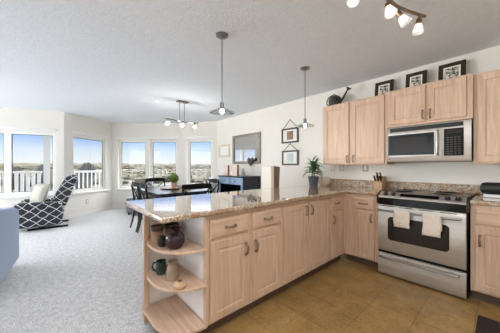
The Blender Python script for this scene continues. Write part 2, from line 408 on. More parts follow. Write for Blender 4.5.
def pull(bm, cx, cz, vert, L=0.088, y=-0.019):
    h = L / 2
    base = [(-h, 0), (-h * .97, -.016), (-h * .72, -.024), (-h * .3, -.028), (0, -.026), (h * .3, -.028), (h * .72, -.024), (h * .97, -.016), (h, 0)]
    tube(bm, [((cx, y + d, cz + s) if vert else (cx + s, y + d, cz)) for s, d in base], [.009, .007, .0068, .008, .010, .008, .0068, .007, .009], 8)
    for s in (-h, h):
        p = (cx, y, cz + s) if vert else (cx + s, y, cz)
        tube(bm, [p, (p[0], y - .004, p[2])], .012, 10)
def cabinet(name, label, loc, rz, w, z0, z1, depth, fronts, group, toe=True, metal='pewter'):
    r = thing(name, label, 'cabinet', loc, rz, group)
    mk('carcass', 'oak', lambda bm: box(bm, 0, w, 0, depth, z0, z1), r, bevel=0.002)
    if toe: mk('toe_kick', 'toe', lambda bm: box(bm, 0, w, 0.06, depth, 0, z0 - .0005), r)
    for f in fronts:
        kind, x0, x1, a, b = f[:5]
        if kind == 'drawer':
            d = mk('drawer', 'oak_cross', lambda bm: slab(bm, x0, x1, a, b), r)
            mk('pull', metal, lambda bm: pull(bm, (x0 + x1) / 2, (a + b) / 2, False), d, smooth=True)
        else:
            d = mk('door', 'oak', lambda bm: panel_door(bm, x0, x1, a, b, fr=min(.055, (x1 - x0) * .2)), r)
            mk('pull', metal, lambda bm: pull(bm, f[5], f[6], True), d, smooth=True)
    return r
XP = -1.392   # carcass face of the peninsula
G1, G2, G3 = 'peninsula base cabinets', 'base cabinets by the range', 'wall cabinets'
ZD = ('drawer', .70, .838); ZL = (.115, .678)
cabinet('base_cabinet', 'oak peninsula cabinet with two drawers above two doors, beside the open shelves', (XP, .832, 0), PI / 2, .792, .095, .875, .58,
        [('drawer', .02, .372, .70, .838), ('door', .02, .372, .115, .678, .345, .565), ('drawer', .425, .775, .70, .838), ('door', .425, .775, .115, .678, .452, .565)], G1)
cabinet('base_cabinet', 'oak peninsula cabinet with two tall doors and no drawers', (XP, .832 + .793, 0), PI / 2, .880, .095, .875, .58,
        [('door', .02, .402, .115, .838, .375, .76), ('door', .435, .862, .115, .838, .466, .76)], G1)
cabinet('base_cabinet', 'narrow oak peninsula cabinet with one drawer, in the inner corner', (XP, 2.506, 0), PI / 2, .368, .095, .875, .58,
        [('drawer', .012, .278, .70, .838), ('door', .012, .278, .115, .678, .045, .58)], G1)
YF = 2.874
cabinet('base_cabinet', 'oak base cabinet with one drawer and door, between peninsula corner and range', (XP + .001, YF, 0), 0, .404, .095, .875, .62,
        [('drawer', .114, .368, .70, .838), ('door', .114, .368, .115, .678, .338, .60)], G2)
cabinet('base_cabinet', 'oak base cabinet beside the oven, under the worktop with the black speaker', (-.214, YF, 0), 0, .60, .095, .875, .62,
        [('drawer', .03, .57, .70, .838), ('door', .03, .57, .115, .678, .06, .56)], G2)
YU = 3.19
cabinet('wall_cabinet', 'tall oak wall cabinet with two doors under the watering can', (-1.886, YU, 0), 0, .892, 1.243, 2.136, .305,
        [('door', .022, .414, 1.262, 2.118, .39, 1.325), ('door', .452, .866, 1.262, 2.118, .478, 1.325)], G3, toe=False)
cabinet('wall_cabinet', 'short oak wall cabinet with two doors above the microwave', (-.993, YU - .03, 0), 0, .776, 1.698, 2.148, .335,
        [('door', .04, .395, 1.725, 2.128, .373, 1.80), ('door', .418, .73, 1.725, 2.128, .44, 1.80)], G3, toe=False)
cabinet('wall_cabinet', 'tall oak wall cabinet past the microwave, above the black speaker', (-.216, YU, 0), 0, .60, 1.243, 2.136, .305,
        [('door', .03, .58, 1.262, 2.118, .54, 1.325)], G3, toe=False)

# open end shelves
sh = thing('open_shelf_unit', 'rounded open oak end shelves closing off the peninsula', 'shelf', (0, 0, 0))
XB = -1.90
def shelf_poly(x1=-1.375, y1=.829, yn=.545, xb=XB + .012, rad=.27, rb=.0):
    pts = [(x1, y1), (xb, y1)]
    def arc(cx, cy, r, a0): 
        for k in range(13):
            a = a0 + (PI / 2) * k / 12; pts.append((cx + r * math.cos(a), cy + r * math.sin(a)))
    if rb: arc(xb + rb, yn + rb, rb, PI)
    else: pts.append((xb, yn))
    arc(x1 - rad, yn + rad, rad, -PI / 2)
    return pts
for z in (.63, .38): mk('shelf_board', 'oak_cross', lambda bm: prism(bm, shelf_poly(rb=.16), z, z + .02), sh, bevel=0.005)
mk('bottom_board', 'oak_cross', lambda bm: prism(bm, shelf_poly(), .095, .118), sh, bevel=0.005)
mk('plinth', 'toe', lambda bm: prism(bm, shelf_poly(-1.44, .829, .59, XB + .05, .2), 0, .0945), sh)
mk('back_panel', 'laminate', lambda bm: box(bm, XB, XB + .011, .60, .829, 0, .872), sh)
mk('side_panel', 'laminate', lambda bm: box(bm, XB + .0125, -1.412, .8292, .8318, .119, .872), sh)
mk('corner_post', 'oak', lambda bm: box(bm, XB - .005, XB + .035, .558, .599, 0, .8745), sh, bevel=0.004)
mk('front_stile', 'oak', lambda bm: box(bm, -1.41, -1.376, .815, .8318, .119, .8745), sh, bevel=0.002)

# ------------------------------------------------------------------ worktops
ct = mk('countertop', 'granite', lambda bm: prism(bm, [(-2.215, .50), (-1.345, .50), (-1.345, 2.845), (-.986, 2.845), (-.986, YB - .001), (-2.215, YB - .001)], .8765, .915), bevel=0.012, seg=3)
tag(ct, 'polished speckled granite worktop running along the peninsula to the range', 'countertop')
ct2 = mk('countertop', 'granite', lambda bm: box(bm, -.216, .40, 2.845, YB - .001, .8765, .915), bevel=0.01, seg=3)
tag(ct2, 'short granite worktop past the range, carrying the black speaker', 'countertop')
bs = mk('backsplash', 'granite_honed', lambda bm: box(bm, -1.98, .40, YB - .024, YB - .0015, .916, 1.017), bevel=0.003)
tag(bs, 'low speckled granite backsplash strip along the kitchen wall', 'backsplash')

# ------------------------------------------------------------------ range
rx = -.9806; RW = .7562
rg = thing('range_oven', 'stainless steel range oven with black cooktop and two hanging towels', 'oven', (rx, 2.823, 0))
mk('body', 'black_paint', lambda bm: box(bm, .004, RW - .004, .03, .645, .012, .90), rg, bevel=0.004)
mk('cooktop', 'black_glass', lambda bm: box(bm, -.004, RW + .004, .10, .65, .9155, .928), rg, bevel=0.004)
for cx, cy, rr in ((.20, .25, .10), (.55, .25, .085), (.20, .50, .075), (.55, .50, .10)):
    mk('burner_ring', 'key', lambda bm: lathe(bm, [(rr, 0), (rr, .0006), (rr - .004, .0006), (rr - .004, 0)], (cx, cy, .9282), 40), rg)
mk('control_panel', 'stainless', lambda bm: prism_x(bm, [(.0, .880), (.0, .868), (.11, .89), (.11, .9265), (.085, .9265)], .012, RW - .012), rg, bevel=0.003)
sl = math.atan2(.0465, .085)
pm = Matrix.Translation((0, .0425, .9035)) @ Matrix.Rotation(sl, 4, 'X')   # plane of the slanting panel
mk('display', 'black_glass', lambda bm: box(bm, .215, .545, -.022, .03, -.001, .0025, pm), rg, bevel=0.001)
for kx in (.075, .15, .61, .685):
    kn = mk('knob', 'black_plastic', lambda bm: lathe(bm, [(.024, 0), (.024, .008), (.019, .012), (.017, .026), (.0, .027)], (kx, 0, .0005), 20, pm), rg, smooth=True)
    mk('knob_grip', 'pewter', lambda bm: box(bm, kx - .004, kx + .004, -.018, .018, .027, .033, pm), kn, bevel=0.001)
for ex in (-.006, RW - .014):
    mk('end_cap', 'black_plastic', lambda bm: prism_x(bm, [(-.006, .800), (-.006, .884), (.09, .934), (.16, .934), (.16, .800)], ex, ex + .02), rg, bevel=0.003)
mk('front_band', 'black_glass', lambda bm: box(bm, .014, RW - .014, -.002, .04, .795, .8675), rg, bevel=0.003)
dr = mk('oven_door', 'stainless', lambda bm: prism_x(bm, [(.03, .277), (.004, .277), (-.014, .305), (-.02, .5), (-.016, .76), (.0, .79), (.03, .79)], .012, RW - .012), rg, bevel=0.004)
def wnd(bm):
    pts = []; x0, x1, z0, z1, r = .115, .63, .412, .665, .035
    for cx, cz, a0 in ((x1 - r, z1 - r, 0), (x0 + r, z1 - r, 90), (x0 + r, z0 + r, 180), (x1 - r, z0 + r, 270)):
        for k in range(6):
            a = math.radians(a0 + 18 * k); pts.append((cx + r * math.cos(a), cz + r * math.sin(a)))
    prism_y(bm, pts, -.0235, -.012)
mk('oven_window', 'oven_glass', wnd, dr)
def bar_handle(bm, x0, x1, y, z, bow=.012, r=.011):
    n = 12; pts = [(x0, y + .045, z)]
    for k in range(n + 1):
        u = k / n; pts.append((x0 + (x1 - x0) * u, y - bow * math.sin(PI * u) + (.006 if k in (0, n) else 0), z))
    pts.append((x1, y + .045, z)); tube(bm, pts, r, 10)
mk('door_handle', 'nickel', lambda bm: bar_handle(bm, .03, RW - .05, -.062, .736), dr, smooth=True)
mk('vent_slot', 'black_plastic', lambda bm: [box(bm, .05 + i * .17, .17 + i * .17, -.0115, -.002, .7745, .7805) for i in range(4)], dr)
dw = mk('storage_drawer', 'stainless', lambda bm: prism_x(bm, [(.03, .018), (.0, .018), (-.012, .04), (-.016, .14), (-.01, .232), (.004, .247), (.03, .247)], .012, RW - .012), rg, bevel=0.004)
mk('drawer_handle', 'nickel', lambda bm: bar_handle(bm, .04, RW - .06, -.05, .213, .012, .009), dw, smooth=True)
mk('foot', 'black_plastic', lambda bm: box(bm, .02, .06, .04, .08, 0, .012), rg)
mk('foot', 'black_plastic', lambda bm: box(bm, RW - .06, RW - .02, .04, .08, 0, .012), rg)
def towel(label, x0, x1, drop_f, drop_b, seed):
    rnd = random.Random(seed)
    def fn(bm):
        hz, hy, R = .736, -.070, .0145
        prof = [(hy - R - .004, hz - drop_f)]
        for k in range(6): prof.append((hy - R - .003 * math.sin(k * 1.3), hz - drop_f * (1 - (k + 1) / 7)))
        for k in range(7):
            a = PI - PI * k / 6; prof.append((hy + R * math.cos(a), hz + R * math.sin(a)))
        for k in range(4): prof.append((hy + R, hz - drop_b * (k + 1) / 4))
        NX = 10; grid = []
        for i in range(NX + 1):
            x = x0 + (x1 - x0) * i / NX
            grid.append([bm.verts.new((x + .004 * math.sin(j + seed), y - (abs(.005 * math.sin(i * 1.1 + seed)) if j < 7 else 0), z)) for j, (y, z) in enumerate(prof)])
        for i in range(NX):
            for j in range(len(prof) - 1): bm.faces.new((grid[i][j], grid[i + 1][j], grid[i + 1][j + 1], grid[i][j + 1]))
    o = mk('dish_towel', 'towel', fn, smooth=True); o.location = (rx, 2.823, 0)
    s = o.modifiers.new('cloth', 'SOLIDIFY'); s.thickness = .006; s.offset = 1
    return tag(o, label, 'towel', 'towels on the oven handle')
towel('cream dish towel over the oven handle on the side toward the knife block', .192, .330, .150, .10, 1)
towel('cream dish towel over the oven handle, the longer of two', .440, .580, .185, .13, 4)

# ------------------------------------------------------------------ microwave
mw = thing('microwave', 'stainless steel microwave hung under the short wall cabinet over the range', 'microwave', (rx + .003, 3.155, 1.27))
MW = .752
mk('body', 'black_paint', lambda bm: box(bm, .004, MW - .004, .016, .343, .0, .4265), mw, bevel=0.003)
mk('front_face', 'stainless', lambda bm: prism_x(bm, [(.0155, .0), (.004, .0), (-.006, .02), (-.01, .2), (-.006, .40), (.004, .424), (.0155, .424)], 0, MW), mw, bevel=0.004)
def yfront(z): return -.0125
mk('vent_grille', 'black_plastic', lambda bm: [box(bm, .03, MW - .06, -.0095, -.002, .362, .408)] + [box(bm, .03, MW - .06, -.0125, -.0096, .364 + i * .011, .369 + i * .011) for i in range(4)], mw)
dmw = mk('door', 'stainless', lambda bm: box(bm, .012, .525, -.02, -.0105, .06, .345), mw, bevel=0.004)
mk('door_window', 'black_glass', lambda bm: box(bm, .014, .46, -.0225, -.0202, .078, .322), dmw, bevel=0.002)
mk('window_mesh', 'oven_glass', lambda bm: box(bm, .075, .40, -.0238, -.0226, .112, .288), dmw)
mk('handle', 'stainless', lambda bm: tube(bm, [(.49, -.02, .075), (.49, -.055, .095), (.49, -.062, .2), (.49, -.055, .315), (.49, -.02, .335)], [.012, .013, .015, .013, .012], 12), dmw, smooth=True)
kp = mk('keypad', 'black_glass', lambda bm: box(bm, .54, .695, -.0165, -.0105, .06, .345), mw, bevel=0.003)
mk('display', 'oven_glass', lambda bm: box(bm, .56, .675, -.0178, -.0166, .29, .33), kp)
mk('keys', 'key', lambda bm: [box(bm, .564 + c * .03, .580 + c * .03, -.0178, -.0166, .08 + r_ * .024, .086 + r_ * .024) for c in range(4) for r_ in range(8)], kp)
mk('round_emblem', 'pewter', lambda bm: lathe(bm, [(.0, 0), (.011, 0), (.011, .002), (.0, .002)], (0, 0, 0), 20, Matrix.Translation((.028, -.0105, .035)) @ Matrix.Rotation(PI / 2, 4, 'X')), mw)

# ------------------------------------------------------------------ ceiling and pendant lights
def lamp_light(parent, loc, power, col=(1, 0.97, 0.93)):
    d = bpy.data.lights.new('bulb_light', 'POINT'); d.energy = power; d.color = col; d.shadow_soft_size = .018
    o = bpy.data.objects.new('bulb_light', d); COL.objects.link(o); o.parent = parent; o.location = loc
def pendant(x, y, label):
    p = thing('pendant_lamp', label, 'lamp', (x, y, 0), 0, 'peninsula pendants')
    mk('canopy', 'nickel', lambda bm: lathe(bm, [(0, ZC - .03), (.03, ZC - .028), (.058, ZC - .012), (.06, ZC - .0005), (0, ZC - .0005)]), p, smooth=True)
    mk('rod', 'nickel', lambda bm: tube(bm, [(0, 0, 1.80), (0, 0, ZC - .02)], .0055, 10), p, smooth=True)
    mk('socket', 'nickel', lambda bm: lathe(bm, [(0, 1.83), (.016, 1.828), (.02, 1.81), (.022, 1.78), (.032, 1.772), (.034, 1.765), (.02, 1.762), (0, 1.762)]), p, smooth=True)
    s = mk('shade', 'shade_glass', lambda bm: lathe(bm, [(.03, 1.770), (.05, 1.766), (.085, 1.748), (.118, 1.735), (.12, 1.731), (.117, 1.731), (.084, 1.744), (.05, 1.761), (.03, 1.766)], n=40), p, smooth=True)
    mk('bulb', 'bulb_soft', lambda bm: lathe(bm, [(0, 1.722), (.012, 1.725), (.018, 1.737), (.016, 1.752), (.012, 1.7615), (0, 1.7615)]), p, smooth=True)
    lamp_light(p, (0, 0, 1.700), 2.6)
    return p
pendant(-1.802, 1.244, 'brushed metal pendant with clear flared glass over the shelf end of the peninsula')
pendant(-1.703, 2.453, 'brushed metal pendant with clear flared glass hanging before the two hung frames')
# kitchen track light
kt = thing('track_light', 'curved bronze track light with small glass shades on the kitchen ceiling', 'lamp', (0, 0, 0))
path = [(-.40, 2.10), (-.43, 2.03), (-.475, 1.92), (-.505, 1.82), (-.52, 1.72), (-.54, 1.60), (-.585, 1.48), (-.64, 1.38), (-.70, 1.30)]
ZB = 2.335
mk('bar', 'bronze', lambda bm: tube(bm, [(x, y, ZB) for x, y in path], .011, 10), kt, smooth=True)
mk('canopy', 'bronze', lambda bm: lathe(bm, [(0, ZC - .03), (.05, ZC - .025), (.065, ZC - .0005), (0, ZC - .0005)], (-.54, 1.60, 0)), kt, smooth=True)
mk('stem', 'bronze', lambda bm: tube(bm, [(-.54, 1.60, ZB), (-.54, 1.60, ZC - .02)], .007), kt, smooth=True)
def spot(x, y, aim, k):
    a = Vector(aim).normalized(); s = Vector((x, y, ZB)); j = s + Vector((0, 0, -.045))
    h = mk('spot_head', 'bronze', lambda bm: (tube(bm, [s, j], .006), tube(bm, [j - a * .012, j + a * .03], [.017, .021], 14)), kt, smooth=True)
    rot = a.to_track_quat('Z', 'Y').to_matrix().to_4x4(); mt = Matrix.Translation(j + a * .03) @ rot
    mk('glass_shade', 'frosted', lambda bm: lathe(bm, [(.02, 0), (.026, .02), (.038, .062), (.036, .062), (.024, .02), (.018, .002)], (0, 0, 0), 20, mt), h, smooth=True)
    mk('bulb', 'bulb', lambda bm: lathe(bm, [(0, .004), (.010, .008), (.013, .03), (.009, .043), (0, .047)], (0, 0, 0), 16, mt), h, smooth=True)
spot(-.425, 2.04, (-.05, -.12, -1), 0); spot(-.5, 1.84, (.42, .25, -.8), 1); spot(-.522, 1.69, (.25, -.3, -.75), 2); spot(-.62, 1.41, (.1, -.4, -.8), 3)
# dining track light
dt = thing('track_light', 'nickel three-spot bar light hung on two rods above the dining table', 'lamp', (-4.14, 1.93, 0))
mk('canopy', 'nickel', lambda bm: box(bm, -.05, .05, -.11, .11, ZC - .03, ZC - .0005), dt, bevel=0.012)
for y in (-.048, .048): mk('rod', 'nickel', lambda bm: tube(bm, [(0, y, 2.09), (0, y, ZC - .02)], .006), dt, smooth=True)
mk('bar', 'nickel', lambda bm: tube(bm, [(.02 * math.sin(k * PI / 5), -.34 + k * .068, 2.088 + .008 * math.cos(k * PI / 5)) for k in range(11)], .011), dt, smooth=True)
for y in (-.28, 0.0, .27):
    h = mk('spot_head', 'nickel', lambda bm: lathe(bm, [(0, 2.09), (.012, 2.088), (.022, 2.055), (.026, 2.035), (0, 2.034)], (0, y, 0), 16), dt, smooth=True)
    mk('bulb', 'bulb_dining', lambda bm: lathe(bm, [(0, 2.0335), (.02, 2.033), (.023, 2.01), (.02, 1.99), (0, 1.985)], (0, y, 0), 16), h, smooth=True)
    lamp_light(dt, (0, y, 1.955), 3.6)
tag(mk('smoke_detector', 'white_plastic', lambda bm: lathe(bm, [(0, ZC - .035), (.03, ZC - .033), (.05, ZC - .018), (.055, ZC - .0005), (0, ZC - .0005)], (-4.45, 1.57, 0)), smooth=True), 'small round white detector on the ceiling beside the dining bar light', 'detector')

# ------------------------------------------------------------------ on top of the wall cabinets
def leaning_frame(x0, x1, h, label, yb=3.40, z=2.1365):
    w = x1 - x0; f = thing('picture_frame', label, 'picture', ((x0 + x1) / 2, yb, z), 0, 'frames on the wall cabinets')
    f.rotation_euler = (math.radians(-9), 0, 0); b = .042
    def fr(bm):
        for q in ((-w / 2, -w / 2 + b, 0, h), (w / 2 - b, w / 2, 0, h), (-w / 2 + b, w / 2 - b, 0, b), (-w / 2 + b, w / 2 - b, h - b, h)): box(bm, q[0], q[1], -.012, .012, q[2], q[3])
    mk('frame', 'frame_dark', fr, f, bevel=0.003)
    mk('mat_board', 'mat_board', lambda bm: box(bm, -w / 2 + b, w / 2 - b, -.002, .004, b, h - b), f)
    mk('print', 'sketch', lambda bm: box(bm, -w / 2 + b + .016, w / 2 - b - .016, -.0035, -.0022, b + .014, h - b - .016), f)
leaning_frame(-1.215, -.99, .245, 'dark framed ink print on the tall cabinet, the first past the watering can')
leaning_frame(-.85, -.635, .245, 'dark framed ink print above the microwave, the middle of three', z=2.1485)
leaning_frame(-.525, -.29, .25, 'dark framed ink print above the microwave, farthest from the watering can', z=2.1485)
wc = thing('watering_can', 'dark metal watering can on top of the tall wall cabinet', 'watering can', (-1.76, 3.33, 2.1365))
mk('can_body', 'iron', lambda bm: lathe(bm, [(0, 0), (.098, 0), (.1, .01), (.094, .09), (.086, .14), (.06, .165), (.02, .172), (0, .172)], n=24), wc, smooth=True)
mk('spout', 'iron', lambda bm: tube(bm, [(.07, 0, .05), (.13, 0, .12), (.20, 0, .225)], [.02, .015, .012]), wc, smooth=True)
mk('rose', 'iron', lambda bm: lathe(bm, [(.012, 0), (.038, .03), (.042, .038), (0, .042)], (0, 0, 0), 20, Matrix.Translation((.195, 0, .218)) @ Matrix.Rotation(math.radians(35), 4, 'Y')), wc, smooth=True)
mk('handle', 'iron', lambda bm: tube(bm, [(-.09, 0, .03), (-.135, 0, .06), (-.14, 0, .12), (-.10, 0, .175), (-.02, 0, .2), (.05, 0, .16)], .008), wc, smooth=True)

# ------------------------------------------------------------------ on the worktop
def leaf(bm, base, az, length, lean, width, curl=0.5):
    n = 7; d = Vector((math.cos(az), math.sin(az), 0)); side = Vector((-d.y, d.x, 0)); prev = None
    for k in range(n + 1):
        u = k / n; ang = lean + curl * u * u
        p = Vector(base) + d * (length * u * math.sin(ang)) + Vector((0, 0, length * u * math.cos(ang)))
        w = width * (0.25 + 0.9 * math.sin(PI * min(1, u * .9 + .06))) * (1 - u ** 4)
        cur = (bm.verts.new(p - side * w), bm.verts.new(p + Vector((0, 0, -w * .35))), bm.verts.new(p + side * w))
        if prev:
            bm.faces.new((prev[0], cur[0], cur[1], prev[1])); bm.faces.new((prev[1], cur[1], cur[2], prev[2]))
        prev = cur
pl = thing('potted_plant', 'leafy green plant in a dark grey pot on the granite near the wall', 'plant', (-1.97, 3.06, .9155))
mk('pot', 'slate_pot', lambda bm: lathe(bm, [(0, 0), (.056, 0), (.06, .008), (.082, .14), (.084, .15), (.076, .15), (.072, .13), (0, .13)], n=4 * 6), pl, smooth=True)
mk('soil', 'soil', lambda bm: lathe(bm, [(0, .1305), (.070, .1305), (.066, .137), (0, .139)]), pl)
rnd = random.Random(3)
def fol(bm):
    for s in range(7):
        a = rnd.uniform(0, 2 * PI); r_ = rnd.uniform(0, .04); b = Vector((r_ * math.cos(a), r_ * math.sin(a), .132)); top = b + Vector((rnd.uniform(-.03, .03), rnd.uniform(-.03, .03), rnd.uniform(.09, .27)))
        tube(bm, [b, top], .004, 6)
        for k in range(9): leaf(bm, b.lerp(top, .3 + .7 * k / 9), rnd.uniform(0, 2 * PI), rnd.uniform(.12, .21), rnd.uniform(.2, 1.5), rnd.uniform(.016, .025), rnd.uniform(.2, 1.0))
mk('foliage', 'leaf', fol, pl, smooth=True)
tag(mk('ceramic_jar', 'ceramic', lambda bm: lathe(bm, [(0, 0), (.06, 0), (.085, .03), (.094, .07), (.088, .115), (.074, .135), (.068, .135), (.08, .11), (.084, .07), (.05, .02), (0, .015)], (-1.93, 3.30, .9155)), smooth=True), 'pale rounded ceramic pot beside the dark plant pot', 'pot')
kb = thing('knife_block', 'wooden knife block with black handled knives beside the range', 'knife block', (-1.135, 3.36, .9155))
mk('block', 'block_wood', lambda bm: prism_x(bm, [(-.075, 0), (.075, 0), (.085, .16), (.03, .175), (-.075, .09)], -.055, .055), kb, bevel=0.004)
d = Vector((0, -.62, .8)).normalized()
for i, (kx, u) in enumerate(((-.035, .2), (0, .25), (.035, .2), (-.02, .7), (.02, .7))):
    p = Vector((kx, -.075 + .105 * u, .09 + .085 * u))
    mk('knife_handle', 'black_plastic', lambda bm: tube(bm, [p - d * .005, p + d * .03, p + d * .085], [.009, .010, .011], 8), kb, smooth=True)
spk = thing('speaker', 'black rounded speaker lying on a white base on the short worktop', 'speaker', (.02, 3.25, .9155))
mk('base', 'white_plastic', lambda bm: box(bm, -.17, .2, -.07, .07, 0, .03), spk, bevel=0.008)
def spf(bm):
    prof = [(0, -.2), (.03, -.2), (.05, -.188), (.058, -.16), (.058, .16), (.05, .188), (.03, .2), (0, .2)]
    lathe(bm, prof, (0, 0, 0), 24, Matrix.Translation((.01, 0, .088)) @ Matrix.Rotation(PI / 2, 4, 'Y'))
mk('shell', 'black_plastic', spf, spk, smooth=True)
for x, m, lab, w in ((-1.885, 'beige_plate', 'beige switch plate on the wall beside the pale ceramic pot', .07), (-1.735, 'grey_plate', 'pale grey outlet plate under the tall wall cabinet', .07), (-1.375, 'tan_plate', 'tan outlet plate on the wall near the knife block', .085)):
    o = thing('wall_plate', lab, 'outlet', (x, YB - .001, 1.20), 0, 'kitchen wall plates')
    mk('plate', m, lambda bm: box(bm, -w / 2, w / 2, -.006, 0, -.058, .058), o, bevel=0.002)
    mk('socket', 'white_plastic', lambda bm: box(bm, -.017, .017, -.009, -.0065, -.034, .034), o, bevel=0.001)

# ------------------------------------------------------------------ pots on the open shelves
ZS1, ZS2 = .6505, .4005
j = thing('jar', 'large round plum-black glazed jar on the top open shelf', 'jar', (-1.535, .665, ZS1))
mk('jar_body', 'plum', lambda bm: lathe(bm, [(0, 0), (.042, 0), (.058, .02), (.068, .055), (.064, .085), (.045, .105), (.034, .112), (.034, .125), (.046, .14), (.04, .14), (.028, .122), (0, .12)], n=36), j, smooth=True)
mk('lug', 'plum', lambda bm: [tube(bm, [(s * .048, 0, .085), (s * .066, 0, .10), (s * .062, 0, .118), (s * .04, 0, .122)], .007, 8) for s in (-1, 1)], j, smooth=True)
tag(mk('small_jar', 'pot_black', lambda bm: lathe(bm, [(0, 0), (.022, 0), (.034, .02), (.034, .05), (.02, .066), (.024, .075), (.018, .075), (.012, .06), (0, .055)], (-1.625, .608, ZS1), 28), smooth=True), 'small dark jar next to the large plum jar on the top open shelf', 'jar')
def cup(x, y, r, h, label):
    c = thing('clay_cup', label, 'cup', (x, y, ZS1), 0, 'clay cups on the top open shelf')
    mk('cup_body', 'pot_tan', lambda bm: lathe(bm, [(0, 0), (r * .75, 0), (r * .9, h * .15), (r, h * .7), (r * .9, h * .7), (r * .8, h * .2), (0, h * .1)], n=28), c, smooth=True)
    mk('rim', 'pot_rim', lambda bm: lathe(bm, [(r, h * .7 + .0003), (r * 1.07, h * .74), (r * 1.07, h), (r * .95, h), (r * .9, h * .72)], n=28), c, smooth=True)
cup(-1.735, .612, .042, .125, 'tall tan clay cup with a dark rim beside the wooden corner post')
cup(-1.76, .735, .055, .115, 'wide tan clay cup with a dark rim behind the plum jar')
j = thing('pitcher', 'taupe stoneware pitcher in the middle of the lower open shelf', 'pitcher', (-1.60, .675, ZS2))
mk('pitcher_body', 'pot_grey', lambda bm: lathe(bm, [(0, 0), (.034, 0), (.045, .03), (.047, .065), (.035, .10), (.028, .115), (.034, .135), (.028, .135), (.022, .115), (0, .10)], n=30), j, smooth=True)
mk('handle', 'pot_grey', lambda bm: tube(bm, [(-.03, 0, .12), (-.055, 0, .12), (-.066, 0, .09), (-.058, 0, .06), (-.045, 0, .05)], .006, 8), j, smooth=True)
j = thing('mug', 'dark teal mug with handle beside the stoneware pitcher', 'mug', (-1.745, .645, ZS2))
mk('mug_body', 'teal', lambda bm: lathe(bm, [(0, 0), (.03, 0), (.036, .02), (.036, .10), (.031, .10), (.031, .02), (0, .012)], n=28), j, smooth=True)
mk('handle', 'teal', lambda bm: tube(bm, [(-.02, -.026, .085), (-.035, -.045, .085), (-.04, -.052, .055), (-.033, -.044, .028), (-.02, -.028, .022)], .006, 8), j, smooth=True)
bv = tag(mk('bud_vase', 'pot_cream', lambda bm: lathe(bm, [(0, 0), (.03, 0), (.043, .014), (.043, .026), (.028, .038), (.016, .041), (.018, .046), (.012, .046), (.009, .034), (0, .03)], (-1.46, .665, ZS2), 28), smooth=True), 'squat cream bud vase at the front edge of the lower open shelf', 'vase')
mk('mouth_shade', 'pot_rim', lambda bm: lathe(bm, [(0, .0395), (.0135, .0395), (.0135, .0475), (0, .0445)], (-1.46, .665, ZS2), 20), bv)  # dark disc plugging the opening, stands for the shade inside the vase

# ------------------------------------------------------------------ wall hangings and mirror
def hung_frame(x0, x1, z0, z1, zhook, art, label):
    w = x1 - x0; h = z1 - z0; f = thing('hanging_frame', label, 'picture', ((x0 + x1) / 2, YB - .002, z0), 0, 'two frames hung by cords'); b = .028
    def fr(bm):
        for q in ((-w / 2, -w / 2 + b, 0, h), (w / 2 - b, w / 2, 0, h), (-w / 2 + b, w / 2 - b, 0, b), (-w / 2 + b, w / 2 - b, h - b, h)): box(bm, q[0], q[1], -.028, 0, q[2], q[3])
    mk('frame', 'frame_dark', fr, f, bevel=0.003)
    mk('mat_board', 'mat_board', lambda bm: box(bm, -w / 2 + b, w / 2 - b, -.012, -.002, b, h - b), f)
    mk('print', art, lambda bm: box(bm, -w * .18, w * .2, -.0135, -.0122, h * .22, h * .80), f)
    mk('cord', 'iron', lambda bm: (tube(bm, [(-w * .42, -.012, h), (0, -.008, zhook - z0)], .005, 8), tube(bm, [(w * .42, -.012, h), (0, -.008, zhook - z0)], .005, 8)), f)
    mk('hook', 'iron', lambda bm: lathe(bm, [(0, 0), (.009, 0), (.009, .008), (0, .008)], (0, 0, 0), 12, Matrix.Translation((0, -.002, zhook - z0)) @ Matrix.Rotation(PI / 2, 4, 'X')), f)
hung_frame(-2.965, -2.565, 1.672, 1.955, 2.12, 'sepia', 'dark framed sepia print hung by a cord, the upper of two')
hung_frame(-2.955, -2.565, 1.243, 1.525, 1.655, 'pale_print', 'dark framed pale print hung by a cord, the lower of two')
mr = thing('mirror', 'large wall mirror with a weathered grey frame above the black console', 'mirror', (-4.07, YB - .002, 1.28))
def frm(bm, w, h, b, y0, y1):
    for q in ((-w / 2, -w / 2 + b, 0, h), (w / 2 - b, w / 2, 0, h), (-w / 2 + b, w / 2 - b, 0, b), (-w / 2 + b, w / 2 - b, h - b, h)): box(bm, q[0], q[1], y0, y1, q[2], q[3])
mk('frame', 'mirror_frame', lambda bm: frm(bm, .99, .70, .06, -.035, 0), mr, bevel=0.006)
mk('mirror_glass', 'mirror', lambda bm: box(bm, -.434, .434, -.014, -.006, .061, .639), mr)
ht = thing('heart_ornament', 'dark woven heart hanging from the lower edge of the wall mirror', 'ornament', (-3.84, YB - .075, 1.325))
def heart(bm):
    pts = []
    for k in range(32):
        a = 2 * PI * k / 32; x = 16 * math.sin(a) ** 3; z = 13 * math.cos(a) - 5 * math.cos(2 * a) - 2 * math.cos(3 * a) - math.cos(4 * a)
        z = z * 1.35 - 9 * math.exp(-(x / 4.5) ** 2) if z > 0 else z
        pts.append((x * .0066, z * .006))
    rings = [[bm.verts.new((x * f, y, z * f)) for x, z in pts] for y, f in ((.016, 1), (-.004, 1), (-.016, .86))]
    for A, B in zip(rings, rings[1:]):
        for k in range(32): bm.faces.new((A[k], A[(k + 1) % 32], B[(k + 1) % 32], B[k]))
    for ring, y in ((rings[0], .016), (rings[-1], -.02)):
        c = bm.verts.new((0, y, -.005))
        for k in range(32): bm.faces.new((ring[k], ring[(k + 1) % 32], c))
mk('heart', 'heart', heart, ht)
mk('string', 'iron', lambda bm: tube(bm, [(0, 0, .02), (0, .0, .06)], .003, 6), ht)
pf = thing('picture_frame', 'small white framed print on the wall beside the mirror', 'picture', (-4.955, YB - .002, 1.46))
mk('frame', 'beige_plate', lambda bm: frm(bm, .50, .345, .055, -.025, 0), pf, bevel=0.004)
mk('print', 'mat_board', lambda bm: box(bm, -.194, .194, -.008, -.002, .056, .289), pf)

